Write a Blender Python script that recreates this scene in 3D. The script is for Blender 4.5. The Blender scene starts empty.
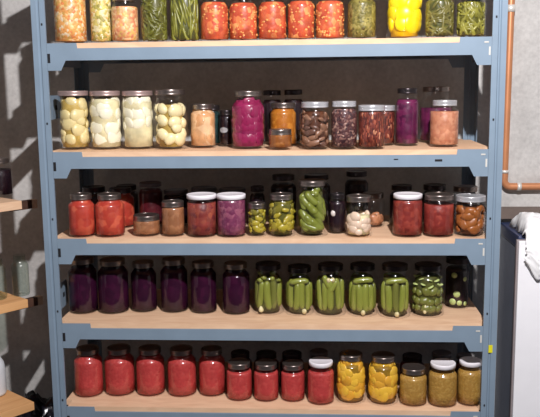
import bpy, bmesh, math, random
from mathutils import Vector, Matrix, noise
random.seed(7)
SC = bpy.context.scene
COL = SC.collection
PI = math.pi

# ------------------------------------------------------------------ helpers
def lin(c):
    return tuple((v/255/12.92 if v/255 <= .04045 else ((v/255+.055)/1.055)**2.4) for v in c) + (1.0,)

def link(name, mesh, parent=None):
    o = bpy.data.objects.new(name, mesh)
    COL.objects.link(o)
    if parent is not None:
        o.parent = parent
    return o

def tag(o, label=None, cat=None, group=None, kind=None):
    if label: o['label'] = label
    if cat: o['category'] = cat
    if group: o['group'] = group
    if kind: o['kind'] = kind
    return o

def empty(name, loc, rz=0.0):
    o = bpy.data.objects.new(name, None)
    o.empty_display_size = .05
    COL.objects.link(o)
    o.location = loc
    o.rotation_euler = (0, 0, rz)
    return o

def mesh_from(name, verts, faces, mat=None, smooth=False):
    m = bpy.data.meshes.new(name)
    m.from_pydata([tuple(v) for v in verts], [], faces)
    if smooth:
        m.polygons.foreach_set('use_smooth', [True]*len(m.polygons))
    if mat: m.materials.append(mat)
    m.update()
    return m

class MB:
    """collects boxes, prisms, tubes into one mesh"""
    def __init__(s): s.bm = bmesh.new()
    def box(s, x0, x1, y0, y1, z0, z1, bev=0.0, mtx=None):
        r = bmesh.ops.create_cube(s.bm, size=1)
        vs = r['verts']
        for v in vs:
            v.co = Vector(((x0+x1)/2+v.co.x*(x1-x0), (y0+y1)/2+v.co.y*(y1-y0), (z0+z1)/2+v.co.z*(z1-z0)))
        if mtx is not None:
            for v in vs: v.co = mtx @ v.co
        if bev > 0:
            es = list({e for v in vs for e in v.link_edges})
            bmesh.ops.bevel(s.bm, geom=es, offset=bev, segments=2, affect='EDGES', profile=.6)
        return s
    def prism_xz(s, pts, y0, y1):
        """polygon in x,z extruded along y"""
        a = [s.bm.verts.new((x, y0, z)) for x, z in pts]
        b = [s.bm.verts.new((x, y1, z)) for x, z in pts]
        n = len(pts)
        s.bm.faces.new(a); s.bm.faces.new(b[::-1])
        for i in range(n):
            s.bm.faces.new((a[i], b[i], b[(i+1) % n], a[(i+1) % n]))
        return s
    def strip(s, pts, z0, z1, t):
        """open profile in x,y with thickness t extruded along z"""
        n = len(pts)
        nor = []
        for i in range(n):
            p0 = Vector(pts[max(i-1, 0)]); p1 = Vector(pts[min(i+1, n-1)])
            d = (p1-p0).normalized(); nor.append(Vector((-d.y, d.x)))
        out = [(p[0]+q.x*t, p[1]+q.y*t) for p, q in zip(pts, nor)]
        loop = list(pts)+out[::-1]
        a = [s.bm.verts.new((x, y, z0)) for x, y in loop]
        b = [s.bm.verts.new((x, y, z1)) for x, y in loop]
        m = len(loop)
        for i in range(m):
            s.bm.faces.new((a[i], a[(i+1) % m], b[(i+1) % m], b[i]))
        for i in range(n-1):
            s.bm.faces.new((a[i], a[m-1-i], a[m-2-i], a[i+1]))
            s.bm.faces.new((b[i], b[i+1], b[m-2-i], b[m-1-i]))
        return s
    def tube(s, path, r, seg=14, cap=True):
        rings = []
        n = len(path)
        for i, p in enumerate(path):
            p = Vector(p)
            d = (Vector(path[min(i+1, n-1)])-Vector(path[max(i-1, 0)])).normalized()
            a = d.cross(Vector((0, 1, 0.001)))
            if a.length < .1: a = d.cross(Vector((1, 0, 0)))
            a.normalize(); b = d.cross(a)
            rr = r[i] if isinstance(r, (list, tuple)) else r
            rings.append([s.bm.verts.new(p+a*(math.cos(2*PI*k/seg)*rr)+b*(math.sin(2*PI*k/seg)*rr)) for k in range(seg)])
        for i in range(n-1):
            for k in range(seg):
                f = s.bm.faces.new((rings[i][k], rings[i][(k+1) % seg], rings[i+1][(k+1) % seg], rings[i+1][k]))
                f.smooth = True
        if cap:
            s.bm.faces.new(rings[0][::-1]); s.bm.faces.new(rings[-1])
        return s
    def build(s, name, mat, parent=None):
        bmesh.ops.recalc_face_normals(s.bm, faces=s.bm.faces[:])
        m = bpy.data.meshes.new(name)
        s.bm.to_mesh(m); s.bm.free()
        m.materials.append(mat)
        return link(name, m, parent)

def lathe(name, prof, mat, seg=32, smooth=True):
    """revolve (r,z) profile; r==0 makes a pole"""
    verts, faces, idx = [], [], []
    for r, z in prof:
        if r <= 1e-6:
            idx.append([len(verts)]); verts.append((0, 0, z))
        else:
            idx.append(list(range(len(verts), len(verts)+seg)))
            for k in range(seg):
                a = 2*PI*k/seg
                verts.append((r*math.cos(a), r*math.sin(a), z))
    for A, B in zip(idx[:-1], idx[1:]):
        if len(A) == 1 and len(B) == 1: continue
        for k in range(seg):
            k2 = (k+1) % seg
            if len(A) == 1: faces.append((A[0], B[k2], B[k]))
            elif len(B) == 1: faces.append((A[k], A[k2], B[0]))
            else: faces.append((A[k], A[k2], B[k2], B[k]))
    return mesh_from(name, verts, faces, mat, smooth)

# ------------------------------------------------------------------ materials
def new_mat(name):
    m = bpy.data.materials.new(name); m.use_nodes = True
    nt = m.node_tree; nt.nodes.clear()
    out = nt.nodes.new('ShaderNodeOutputMaterial')
    return m, nt, out

def pbr(name, col, rough=.5, metal=0.0, spec=.5, vary=.06, scale=20, bump=0.0):
    """principled with a little procedural unevenness"""
    m, nt, out = new_mat(name)
    b = nt.nodes.new('ShaderNodeBsdfPrincipled')
    tc = nt.nodes.new('ShaderNodeTexCoord')
    nz = nt.nodes.new('ShaderNodeTexNoise'); nz.inputs['Scale'].default_value = scale; nz.inputs['Detail'].default_value = 4
    rp = nt.nodes.new('ShaderNodeValToRGB')
    c = lin(col)
    rp.color_ramp.elements[0].position = .3; rp.color_ramp.elements[1].position = .7
    rp.color_ramp.elements[0].color = tuple(v*(1-vary) for v in c[:3])+(1,)
    rp.color_ramp.elements[1].color = tuple(min(1, v*(1+vary)) for v in c[:3])+(1,)
    nt.links.new(tc.outputs['Object'], nz.inputs['Vector'])
    nt.links.new(nz.outputs['Fac'], rp.inputs['Fac'])
    nt.links.new(rp.outputs['Color'], b.inputs['Base Color'])
    b.inputs['Roughness'].default_value = rough
    b.inputs['Metallic'].default_value = metal
    b.inputs['Specular IOR Level'].default_value = spec
    if bump:
        bp = nt.nodes.new('ShaderNodeBump'); bp.inputs['Strength'].default_value = bump; bp.inputs['Distance'].default_value = .003
        nt.links.new(nz.outputs['Fac'], bp.inputs['Height']); nt.links.new(bp.outputs['Normal'], b.inputs['Normal'])
    nt.links.new(b.outputs['BSDF'], out.inputs['Surface'])
    return m

def chunky(name, cols, scale=80, rough=.45, stretch=(1, 1, 1), smooth=.0, mot=1.0, spec=.35):
    """voronoi pieces in several colours, offset per jar"""
    m, nt, out = new_mat(name)
    b = nt.nodes.new('ShaderNodeBsdfPrincipled'); b.inputs['Roughness'].default_value = rough; b.inputs['Specular IOR Level'].default_value = spec
    tc = nt.nodes.new('ShaderNodeTexCoord'); oi = nt.nodes.new('ShaderNodeObjectInfo')
    mp = nt.nodes.new('ShaderNodeMapping'); mp.inputs['Scale'].default_value = stretch
    vm = nt.nodes.new('ShaderNodeVectorMath'); vm.operation = 'ADD'
    mu = nt.nodes.new('ShaderNodeMath'); mu.operation = 'MULTIPLY'; mu.inputs[1].default_value = 37.0
    nt.links.new(oi.outputs['Random'], mu.inputs[0])
    nt.links.new(tc.outputs['Object'], vm.inputs[0]); nt.links.new(mu.outputs[0], vm.inputs[1])
    nt.links.new(vm.outputs[0], mp.inputs['Vector'])
    vo = nt.nodes.new('ShaderNodeTexVoronoi'); vo.inputs['Scale'].default_value = scale
    nt.links.new(mp.outputs[0], vo.inputs['Vector'])
    sep = nt.nodes.new('ShaderNodeSeparateColor')
    nt.links.new(vo.outputs['Color'], sep.inputs[0])
    rp = nt.nodes.new('ShaderNodeValToRGB'); rp.color_ramp.interpolation = 'LINEAR' if smooth else 'CONSTANT'
    els = rp.color_ramp.elements
    n = len(cols)
    while len(els) < n: els.new(.5)
    tot = sum(w for _, w in cols); acc = 0
    for e, (c, w) in zip(els, cols):
        e.position = acc/tot; e.color = lin(c); acc += w
    nt.links.new(sep.outputs[0], rp.inputs['Fac'])
    nz = nt.nodes.new('ShaderNodeTexNoise'); nz.inputs['Scale'].default_value = 28; nz.inputs['Detail'].default_value = 3
    nt.links.new(vm.outputs[0], nz.inputs['Vector'])
    mr = nt.nodes.new('ShaderNodeMapRange'); mr.inputs['From Min'].default_value = .3; mr.inputs['From Max'].default_value = .7
    mr.inputs['To Min'].default_value = 1-.28*mot; mr.inputs['To Max'].default_value = 1+.18*mot
    nt.links.new(nz.outputs['Fac'], mr.inputs['Value'])
    mx = nt.nodes.new('ShaderNodeVectorMath'); mx.operation = 'SCALE'
    nt.links.new(rp.outputs['Color'], mx.inputs[0]); nt.links.new(mr.outputs[0], mx.inputs['Scale'])
    nt.links.new(mx.outputs[0], b.inputs['Base Color'])
    bp = nt.nodes.new('ShaderNodeBump'); bp.inputs['Strength'].default_value = .5; bp.inputs['Distance'].default_value = .002; bp.invert = True
    nt.links.new(vo.outputs['Distance'], bp.inputs['Height']); nt.links.new(bp.outputs['Normal'], b.inputs['Normal'])
    nt.links.new(b.outputs['BSDF'], out.inputs['Surface'])
    return m

def glass_mat(name, tint=(1, 1, 1), rough=.11, mult=.34):
    """clear container glass: see-through face on, mirror-like at grazing angles"""
    m, nt, out = new_mat(name)
    lw = nt.nodes.new('ShaderNodeLayerWeight'); lw.inputs['Blend'].default_value = .5
    pw = nt.nodes.new('ShaderNodeMath'); pw.operation = 'POWER'; pw.inputs[1].default_value = 4.0
    ma = nt.nodes.new('ShaderNodeMath'); ma.operation = 'MULTIPLY_ADD'; ma.inputs[1].default_value = mult; ma.inputs[2].default_value = .062
    tr = nt.nodes.new('ShaderNodeBsdfTransparent'); tr.inputs['Color'].default_value = tint+(1,)
    gl = nt.nodes.new('ShaderNodeBsdfGlossy'); gl.inputs['Roughness'].default_value = rough
    tc = nt.nodes.new('ShaderNodeTexCoord')
    nz = nt.nodes.new('ShaderNodeTexNoise'); nz.inputs['Scale'].default_value = 45
    bp = nt.nodes.new('ShaderNodeBump'); bp.inputs['Strength'].default_value = .05; bp.inputs['Distance'].default_value = .002
    nt.links.new(tc.outputs['Object'], nz.inputs['Vector']); nt.links.new(nz.outputs['Fac'], bp.inputs['Height'])
    nt.links.new(bp.outputs['Normal'], gl.inputs['Normal'])
    mx = nt.nodes.new('ShaderNodeMixShader')
    nt.links.new(lw.outputs['Facing'], pw.inputs[0]); nt.links.new(pw.outputs[0], ma.inputs[0])
    nt.links.new(ma.outputs[0], mx.inputs['Fac']); nt.links.new(tr.outputs[0], mx.inputs[1]); nt.links.new(gl.outputs[0], mx.inputs[2])
    nt.links.new(mx.outputs[0], out.inputs['Surface'])
    return m

def concrete_mat(name, c0, c1):
    m, nt, out = new_mat(name)
    b = nt.nodes.new('ShaderNodeBsdfPrincipled'); b.inputs['Roughness'].default_value = .9; b.inputs['Specular IOR Level'].default_value = .15
    tc = nt.nodes.new('ShaderNodeTexCoord')
    n1 = nt.nodes.new('ShaderNodeTexNoise'); n1.inputs['Scale'].default_value = 6; n1.inputs['Detail'].default_value = 8; n1.inputs['Roughness'].default_value = .65
    n2 = nt.nodes.new('ShaderNodeTexNoise'); n2.inputs['Scale'].default_value = 90; n2.inputs['Detail'].default_value = 3
    nt.links.new(tc.outputs['Object'], n1.inputs['Vector']); nt.links.new(tc.outputs['Object'], n2.inputs['Vector'])
    mx = nt.nodes.new('ShaderNodeMix'); mx.inputs[0].default_value = .3
    nt.links.new(n1.outputs['Fac'], mx.inputs[2]); nt.links.new(n2.outputs['Fac'], mx.inputs[3])
    rp = nt.nodes.new('ShaderNodeValToRGB')
    rp.color_ramp.elements[0].position = .32; rp.color_ramp.elements[0].color = lin(c0)
    rp.color_ramp.elements[1].position = .66; rp.color_ramp.elements[1].color = lin(c1)
    nt.links.new(mx.outputs[0], rp.inputs['Fac']); nt.links.new(rp.outputs['Color'], b.inputs['Base Color'])
    bp = nt.nodes.new('ShaderNodeBump'); bp.inputs['Strength'].default_value = .25; bp.inputs['Distance'].default_value = .004
    nt.links.new(mx.outputs[0], bp.inputs['Height']); nt.links.new(bp.outputs['Normal'], b.inputs['Normal'])
    nt.links.new(b.outputs['BSDF'], out.inputs['Surface'])
    return m

def wood_mat(name, c0, c1, stretch=(2, 30, 30)):
    m, nt, out = new_mat(name)
    b = nt.nodes.new('ShaderNodeBsdfPrincipled'); b.inputs['Roughness'].default_value = .6; b.inputs['Specular IOR Level'].default_value = .25
    tc = nt.nodes.new('ShaderNodeTexCoord'); mp = nt.nodes.new('ShaderNodeMapping'); mp.inputs['Scale'].default_value = stretch
    nz = nt.nodes.new('ShaderNodeTexNoise'); nz.inputs['Scale'].default_value = 2.0; nz.inputs['Detail'].default_value = 6; nz.inputs['Distortion'].default_value = .6
    rp = nt.nodes.new('ShaderNodeValToRGB')
    rp.color_ramp.elements[0].position = .3; rp.color_ramp.elements[0].color = lin(c0)
    rp.color_ramp.elements[1].position = .7; rp.color_ramp.elements[1].color = lin(c1)
    nt.links.new(tc.outputs['Object'], mp.inputs['Vector']); nt.links.new(mp.outputs[0], nz.inputs['Vector'])
    nt.links.new(nz.outputs['Fac'], rp.inputs['Fac']); nt.links.new(rp.outputs['Color'], b.inputs['Base Color'])
    nt.links.new(b.outputs['BSDF'], out.inputs['Surface'])
    return m

STEEL = pbr('painted_steel', (125, 143, 159), .42, 0, .4, .05, 14)
SLOT = pbr('slot_dark', (20, 20, 24), .8)
SLOT_LIT = pbr('slot_lit_wall', (200, 198, 190), .4)  # pale tone painted in for the lit wall showing through open slots
BOARD = wood_mat('particle_board', (214, 174, 140), (230, 194, 160), (6, 24, 24))
PINE = wood_mat('pine', (208, 152, 98), (228, 178, 124), (2, 30, 30))
PALE_END = wood_mat('pale_end_grain', (205, 170, 140), (225, 195, 165), (30, 30, 30))
DARKWOOD = wood_mat('dark_wood', (62, 42, 34), (84, 58, 46))
CONCRETE = concrete_mat('concrete', (168, 166, 163), (208, 206, 202))
FLOORM = concrete_mat('concrete_floor', (44, 43, 48), (62, 60, 66))
CEILM = wood_mat('ceiling_boards', (44, 42, 48), (60, 57, 64))
LEDGE = pbr('ledge_paint', (112, 98, 90), .8)
COPPER = pbr('copper', (206, 140, 98), .42, .35, .5, .12, 12)
SOLDER = pbr('solder', (225, 222, 215), .4, .3)
NAVY = pbr('navy_enamel', (56, 66, 98), .35, 0, .5)
SIDE = pbr('grey_blue_enamel', (128, 135, 150), .45, 0, .4)
GASKET = pbr('grey_edge', (150, 140, 140), .5)
WHITE = pbr('white_enamel', (250, 250, 253), .35, 0, .5, .02)
BAGM = pbr('white_plastic_film', (246, 246, 246), .4, 0, .5, .02)
BLACKFILM = pbr('black_plastic_film', (22, 22, 30), .22, 0, .6)
YELLOW = pbr('yellow_sticker', (222, 214, 30), .6)
GLASS = glass_mat('jar_glass')
GLASSG = glass_mat('jar_glass_green', (.80, .86, .82), mult=.75)
BAND = pbr('tinned_band', (150, 138, 132), .3, .9, .5, .08, 30)
BANDDARK = pbr('dark_band', (70, 64, 66), .3, .8, .5, .08, 30)
SILVER = pbr('silver_band', (205, 205, 208), .3, .55, .5, .05, 30)
ROSE = pbr('rose_band', (190, 165, 160), .35, .6, .5, .05, 30)
CAPW = pbr('white_cap', (236, 232, 236), .4, 0, .5, .02)
CAPG = pbr('grey_cap', (92, 90, 96), .45, 0, .5, .05)
LABELM = pbr('grey_label', (150, 150, 152), .7)

M = {}
def cm(n, *a, **k): M[n] = chunky('contents_'+n, *a, **k)
cm('relish_orange', [((226, 160, 90), 4), ((216, 132, 76), 2), ((232, 192, 130), 3), ((206, 160, 84), 2), ((234, 212, 176), 2)], 140)
cm('relish_green', [((214, 196, 110), 4), ((176, 164, 84), 3), ((232, 220, 170), 3), ((160, 148, 76), 1), ((222, 180, 110), 1)], 140)
cm('relish_pink', [((226, 160, 110), 4), ((214, 136, 98), 2), ((234, 196, 146), 3), ((226, 178, 104), 2)], 135)
cm('corn', [((192, 80, 50), 5), ((204, 96, 60), 4), ((182, 70, 48), 3), ((214, 124, 74), 2), ((220, 150, 90), 1)], 75, smooth=1)
cm('olive', [((126, 116, 56), 4), ((104, 98, 44), 3), ((150, 138, 74), 3), ((90, 78, 36), 1)], 150)
cm('beet', [((136, 28, 74), 4), ((118, 20, 66), 3), ((152, 38, 86), 2)], 50, smooth=1)
cm('beetpurple', [((88, 22, 62), 4), ((74, 16, 56), 3), ((104, 32, 74), 2)], 60, smooth=1)
cm('shred', [((112, 50, 40), 4), ((84, 36, 32), 3), ((150, 78, 58), 2), ((196, 132, 100), .6)], 250, stretch=(1, 1, .4))
cm('walnut', [((86, 52, 52), 4), ((64, 40, 44), 3), ((128, 92, 84), 2), ((160, 126, 112), 1)], 170)
cm('tomato', [((192, 72, 54), 5), ((176, 58, 46), 4), ((206, 92, 66), 2)], 55, smooth=1, mot=.5)
cm('tan', [((156, 104, 70), 3), ((146, 96, 64), 3), ((166, 114, 78), 1)], 70, smooth=1, mot=.5)
cm('caramel', [((142, 84, 38), 3), ((130, 74, 32), 3), ((156, 98, 48), 1)], 70, smooth=1, mot=.5)
cm('amber', [((182, 112, 36), 3), ((168, 98, 30), 3), ((196, 128, 48), 1)], 70, smooth=1, mot=.5)
cm('reddish', [((144, 62, 52), 4), ((128, 52, 50), 3), ((162, 82, 60), 2), ((112, 44, 48), 1)], 70, smooth=1)
cm('mauve', [((128, 58, 88), 4), ((112, 48, 80), 3), ((148, 82, 104), 2)], 90, smooth=1, mot=.5)
cm('redbrown', [((134, 48, 40), 4), ((120, 40, 36), 3), ((150, 62, 50), 2)], 80, smooth=1, mot=.5)
cm('salmon', [((192, 130, 98), 4), ((184, 118, 90), 3), ((204, 144, 112), 2)], 90, smooth=1, mot=.5)
cm('salsa', [((188, 66, 64), 5), ((182, 61, 60), 4), ((194, 74, 70), 1)], 120, smooth=1, mot=.3)
cm('mustard', [((172, 132, 62), 5), ((165, 125, 56), 4), ((180, 142, 72), 2)], 170, smooth=1, mot=.35)
cm('grape', [((48, 7, 36), 4), ((42, 6, 34), 3), ((56, 10, 42), 2)], 50, smooth=1, rough=.7, mot=.5, spec=.1)
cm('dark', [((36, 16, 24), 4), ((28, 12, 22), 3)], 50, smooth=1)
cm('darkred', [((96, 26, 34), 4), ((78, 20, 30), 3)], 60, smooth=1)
cm('teal', [((34, 70, 66), 4), ((26, 56, 56), 3)], 60, smooth=1)
cm('peach', [((222, 172, 122), 4), ((208, 152, 104), 3), ((232, 190, 146), 2)], 50, smooth=1)
cm('brine_yellow', [((196, 168, 92), 4), ((178, 150, 78), 3)], 40, smooth=1)
cm('brine_green', [((104, 100, 36), 4), ((84, 82, 30), 3)], 50, smooth=1)
cm('brine_dark', [((92, 94, 42), 4), ((74, 76, 36), 3)], 50, smooth=1)
cm('brine_brown', [((92, 54, 34), 4), ((76, 42, 28), 3)], 50, smooth=1)
cm('brine_cream', [((228, 220, 178), 4), ((220, 208, 164), 3)], 40, smooth=1)
cm('brine_peach', [((168, 128, 34), 4), ((146, 112, 34), 3)], 40, smooth=1)
cm('brine_gold', [((240, 196, 16), 4), ((226, 176, 14), 3)], 40, smooth=1)
def pm(n, c, **k): M[n] = pbr('piece_'+n, c, k.pop('rough', .35), 0, .5, k.pop('vary', .14), k.pop('scale', 60), **k)
pm('potato', (226, 208, 150)); pm('cream', (240, 234, 206)); pm('egg', (236, 222, 172)); pm('peach_half', (236, 188, 62), vary=.2, scale=30); pm('peach_deep', (226, 168, 54), vary=.2, scale=30); pm('gold', (252, 216, 22))
pm('mushroom', (136, 98, 76), vary=.4); pm('mushroom_dark', (98, 68, 56), vary=.4); pm('garlic', (226, 200, 176)); pm('fig', (150, 88, 42), vary=.45); pm('cucumber', (118, 126, 50), vary=.4, scale=40)
pm('spear', (132, 140, 58), vary=.25); pm('spear_dark', (112, 116, 52), vary=.25); pm('slice', (166, 150, 46), vary=.3); pm('dill_slice', (190, 206, 130)); pm('clove', (226, 216, 168))
pm('bean_dark', (98, 98, 36), vary=.35); pm('bean', (122, 122, 46), vary=.35); pm('bean_olive', (108, 102, 50), vary=.35); pm('bean_bright', (132, 128, 52), vary=.35)
pm('peach_bit', (206, 160, 114)); pm('slice_dark', (120, 112, 40), vary=.3); pm('tan_bit', (188, 128, 92)); pm('pale_blob', (206, 196, 190)); pm('corn_kernel', (226, 152, 84), vary=.25, scale=120); pm('beet_piece', (138, 32, 76), vary=.3)

# ------------------------------------------------------------------ room shell
def plane_box(name, x0, x1, y0, y1, z0, z1, mat):
    o = MB().box(x0, x1, y0, y1, z0, z1).build(name, mat)
    tag(o, kind='structure'); return o
ZF, ZC = -.42, 2.35
plane_box('wall_back', -2.8, 3.4, .46, .56, ZF, ZC, CONCRETE)
plane_box('floor', -2.8, 3.4, -3.2, .46, ZF-.1, ZF, FLOORM)
plane_box('ceiling', -2.8, 3.4, -3.2, .46, ZC, ZC+.1, CEILM)
plane_box('wall_left', -2.9, -2.8, -3.2, .46, ZF, ZC, CONCRETE)
plane_box('wall_right', 3.4, 3.5, -3.2, .46, ZF, ZC, CONCRETE)
plane_box('trim_1', .64, 2.1, .425, .46, .485, .520, LEDGE)

# ------------------------------------------------------------------ steel rack
W2, DEP = .64, .394
SHZ = {'T': 1.29, 'A': 1.0490, 'B': .7505, 'C': .5036, 'D': .2537, 'E': 0.0}
rack = empty('storage_rack', (0, 0, ZF))
tag(rack, 'blue grey steel storage rack with five particle board shelves of jars', 'rack')
def R_(o):
    o.location.z -= ZF
    return o
def post(sx, back):
    pts = [(0, .038), (0, 0), (.0145, 0), (.017, .0035), (.0205, .0035), (.023, 0), (.038, 0), (.038, .007)]
    y0 = DEP if back else -.0045
    q = [(sx*(W2-x), (y0-y) if back else (y0+y)) for x, y in pts]
    if (sx > 0) == bool(back): q = q
    mb = MB()
    # thickness always towards the inside of the rack
    mb.strip(q, ZF, 1.46, .0018 if ((sx < 0) != back) else -.0018)
    o = R_(mb.build('post', STEEL, rack))
    return o
for sx in (-1, 1):
    for back in (False, True):
        po = post(sx, back)
        ys = DEP if back else -.0045
        sgn = 1 if back else -1
        s = MB()
        z = .02
        while z < 1.42:
            s.box(sx*(W2-.0285)-.0022, sx*(W2-.0285)+.0022, ys-.0006, ys+.0006, z-.003, z+.003); z += .27
        po2 = s.build('slot_holes', SLOT, po)
xl, xr = -.6015, .6015
def beam(z, back):
    pts = [(xl, 0), (xl+.083, 0), (xl+.085, -.015), (xr-.085, -.015), (xr-.083, 0), (xr, 0), (xr, -.074), (xr-.037, -.074), (xr-.051, -.047),
           (xl+.051, -.047), (xl+.037, -.074), (xl, -.074)]
    y0 = DEP+.0005 if back else -.0045
    mb = MB()
    ya, yb = (y0-.003, y0) if back else (y0, y0+.003)
    mb.prism_xz([(x, z+q) for x, q in pts], ya, yb)
    yi0, yi1 = (y0-.03, y0-.003) if back else (y0+.003, y0+.03)
    mb.box(xl+.005, xr-.005, yi0, yi1, z-.0165, z-.0142)      # lip that carries the board
    mb.box(xl+.09, xr-.09, yi0+.01, yi1, z-.047, z-.045)
    return R_(mb.build('beam', STEEL, rack))
for k, z in SHZ.items():
    for back in (False, True):
        b = beam(z, back)
        yf = (DEP+.0005, DEP+.0012) if back else (-.0052, -.0043)
        b2 = MB().box(xl+.001, xl+.0085, yf[0], yf[1], z-.053, z-.028).build('slot', SLOT, b)
        b3 = MB().box(xr-.0075, xr-.003, yf[0], yf[1], z-.048, z-.026).build('slot', SLOT_LIT, b)  # solid pale fill, lit wall behind the slot put into its colour
        b4 = MB().box(xr-.020, xr-.008, yf[0], yf[1], z-.016, z-.012, .001).build('slot', SLOT_LIT, b)  # small slot, light through it likewise painted as a pale fill
    for sx in (-1, 1):                                          # side rails under each board
        xa, xb = sorted((sx*.6195, sx*.6175))
        R_(MB().box(xa, xb, .036, DEP-.036, z-.060, z-.0155).build('side_rail', STEEL, rack))
    bd = MB(); n_ = .0425; xo = .618; xi = .5985
    pl = [(-xi, -.0012), (xi, -.0012), (xi, n_), (xo, n_), (xo, DEP-n_), (xi, DEP-n_), (xi, DEP-.004), (-xi, DEP-.004), (-xi, DEP-n_), (-xo, DEP-n_), (-xo, n_), (-xi, n_)]
    va = [bd.bm.verts.new((x, y, z-.014)) for x, y in pl]; vb = [bd.bm.verts.new((x, y, z)) for x, y in pl]
    bd.bm.faces.new(va[::-1]); bd.bm.faces.new(vb)
    for i in range(12): bd.bm.faces.new((va[i], va[(i+1) % 12], vb[(i+1) % 12], vb[i]))
    R_(bd.build('shelf_board', BOARD, rack))
for z0, z1, L in ((.834, .906, .195), (.264, .345, .165)):
    pts = [(.030, z0), (L, z0+.004), (L, z1-.012), (.034+L*.75, z1), (.030, z1)]
    mb = MB()
    a = [mb.bm.verts.new((-.6378, y, z)) for y, z in pts]; b = [mb.bm.verts.new((-.6355, y, z)) for y, z in pts]
    n = len(pts); mb.bm.faces.new(a); mb.bm.faces.new(b[::-1])
    for i in range(n): mb.bm.faces.new((a[i], b[i], b[(i+1) % n], a[(i+1) % n]))
    g = R_(mb.build('splice_plate', STEEL, rack))
    ym = L*.78
    MB().box(-.6356, -.6350, ym-.008, ym+.008, (z0+z1)/2-.007, (z0+z1)/2+.007, .0002).build('slot', SLOT, g)
s = R_(MB().box(.6180, .6290, -.0058, -.0044, .177, .199).build('sticker', YELLOW, rack))
s['label'] = 'yellow sticker'
for x, z in ((.353, .725), (.468, .722)):
    R_(MB().box(x-.010, x+.010, -.0053, -.0044, z-.004, z+.002, .0004).build('scuff_mark', SLOT, rack)) if x > .4 else R_(MB().box(x-.006, x+.006, -.0053, -.0044, z-.002, z+.001, .0004).build('scuff_mark', SLOT, rack))

# ------------------------------------------------------------------ jars
def jar_profile(r, h, lf, s0, s1):
    """outer glass profile: body radius r, neck radius r*lf, shoulder between s0 and s1 of the height"""
    rn = r*lf-.0022
    p = [(0, .0035), (r*.55, .003), (r-.009, .0006), (r-.0055, 0), (r-.0022, .0013), (r-.0006, .004), (r, .008)]
    zs, zn = h*s0, h*s1
    for t in (.33, .66, 1): p.append((r, .008+(zs-.008)*t))
    for i in range(1, 7):
        a = i/6; f = .5-.5*math.cos(PI*a)
        p.append((r+(rn-r)*f, zs+(zn-zs)*a))
    p.append((rn, h-.0015))
    return p

def inner_profile(prof, fill, h, inset=.0018, bottom=.0045):
    q = [(0, bottom)]
    zt = h*fill; last = None
    for (r0, z0), (r1, z1) in zip(prof[:-1], prof[1:]):
        if z1 <= bottom: continue
        if z1 < zt:
            q.append((max(r1-inset, .002), z1)); last = (r1, z1)
        else:
            t = (zt-z0)/max(z1-z0, 1e-6)
            q.append((max(r0+(r1-r0)*t-inset, .002), zt)); break
    rt = q[-1][0]
    q.append((rt*.97, zt+.0006)); q.append((0, zt+.0006))
    return q

def radius_at(prof, z):
    for (r0, z0), (r1, z1) in zip(prof[4:-1], prof[5:]):
        if z0 <= z <= z1: return r0+(r1-r0)*(z-z0)/max(z1-z0, 1e-6)
    return prof[8][0]

PIECE = {}
def blob(mname, kind, var):
    key = (mname, kind, var)
    if key in PIECE: return PIECE[key]
    bm = bmesh.new()
    if kind == 'blob':
        bmesh.ops.create_icosphere(bm, subdivisions=2, radius=1)
        for v in bm.verts: v.co *= 1+.13*noise.noise(v.co*1.3+Vector((var*7, 3, 1)))
    elif kind == 'rough':
        bmesh.ops.create_icosphere(bm, subdivisions=2, radius=1)
        for v in bm.verts: v.co *= 1+.42*noise.noise(v.co*1.7+Vector((var*7, 3, 1)))
    elif kind == 'slice':      # curved peach / fruit slice
        bmesh.ops.create_icosphere(bm, subdivisions=2, radius=1)
        for v in bm.verts:
            v.co.y *= .45; v.co.y -= .3*(v.co.x**2)-.1; v.co.z *= .62
            v.co *= 1+.12*noise.noise(v.co*2+Vector((var*5, 0, 2)))
    elif kind == 'disc':
        bmesh.ops.create_cone(bm, cap_ends=True, segments=18, radius1=1, radius2=1, depth=.5)
        bmesh.ops.bevel(bm, geom=[e for e in bm.edges if not e.is_boundary and len(e.link_faces) == 2 and abs(e.verts[0].co.z-e.verts[1].co.z) < .1], offset=.12, segments=2, affect='EDGES')
    elif kind == 'clove':
        bmesh.ops.create_icosphere(bm, subdivisions=2, radius=1)
        for v in bm.verts:
            t = (v.co.z+1)/2; v.co.x *= (1.05-.62*t); v.co.y *= (1.05-.62*t)
            v.co.x += .2*t*t
    elif kind in ('spear', 'cuke'):
        bmesh.ops.create_uvsphere(bm, u_segments=12, v_segments=14, radius=1)
        for v in bm.verts:
            z = v.co.z; rr = math.hypot(v.co.x, v.co.y)
            prof = max(0.0, 1-abs(z)**5)**.5
            if rr > 1e-5:
                k = prof/rr*(1+.07*noise.noise(Vector((v.co.x*2, v.co.y*2, z*3+var*4))))
                v.co.x *= k; v.co.y *= k
            if kind == 'spear':
                v.co.y = max(v.co.y, -.35)          # flat cut face inwards
            v.co.x += .28*(z*z-.4)*(1 if var % 2 else -1)
    for f in bm.faces: f.smooth = True
    m = bpy.data.meshes.new('piece'); bm.to_mesh(m); bm.free(); m.materials.append(M[mname])
    PIECE[key] = m; return m

def put(parent, name, mesh, loc, rot, scl):
    o = link(name, mesh, parent)
    o.location = loc; o.rotation_euler = rot; o.scale = scl
    return o

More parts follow.
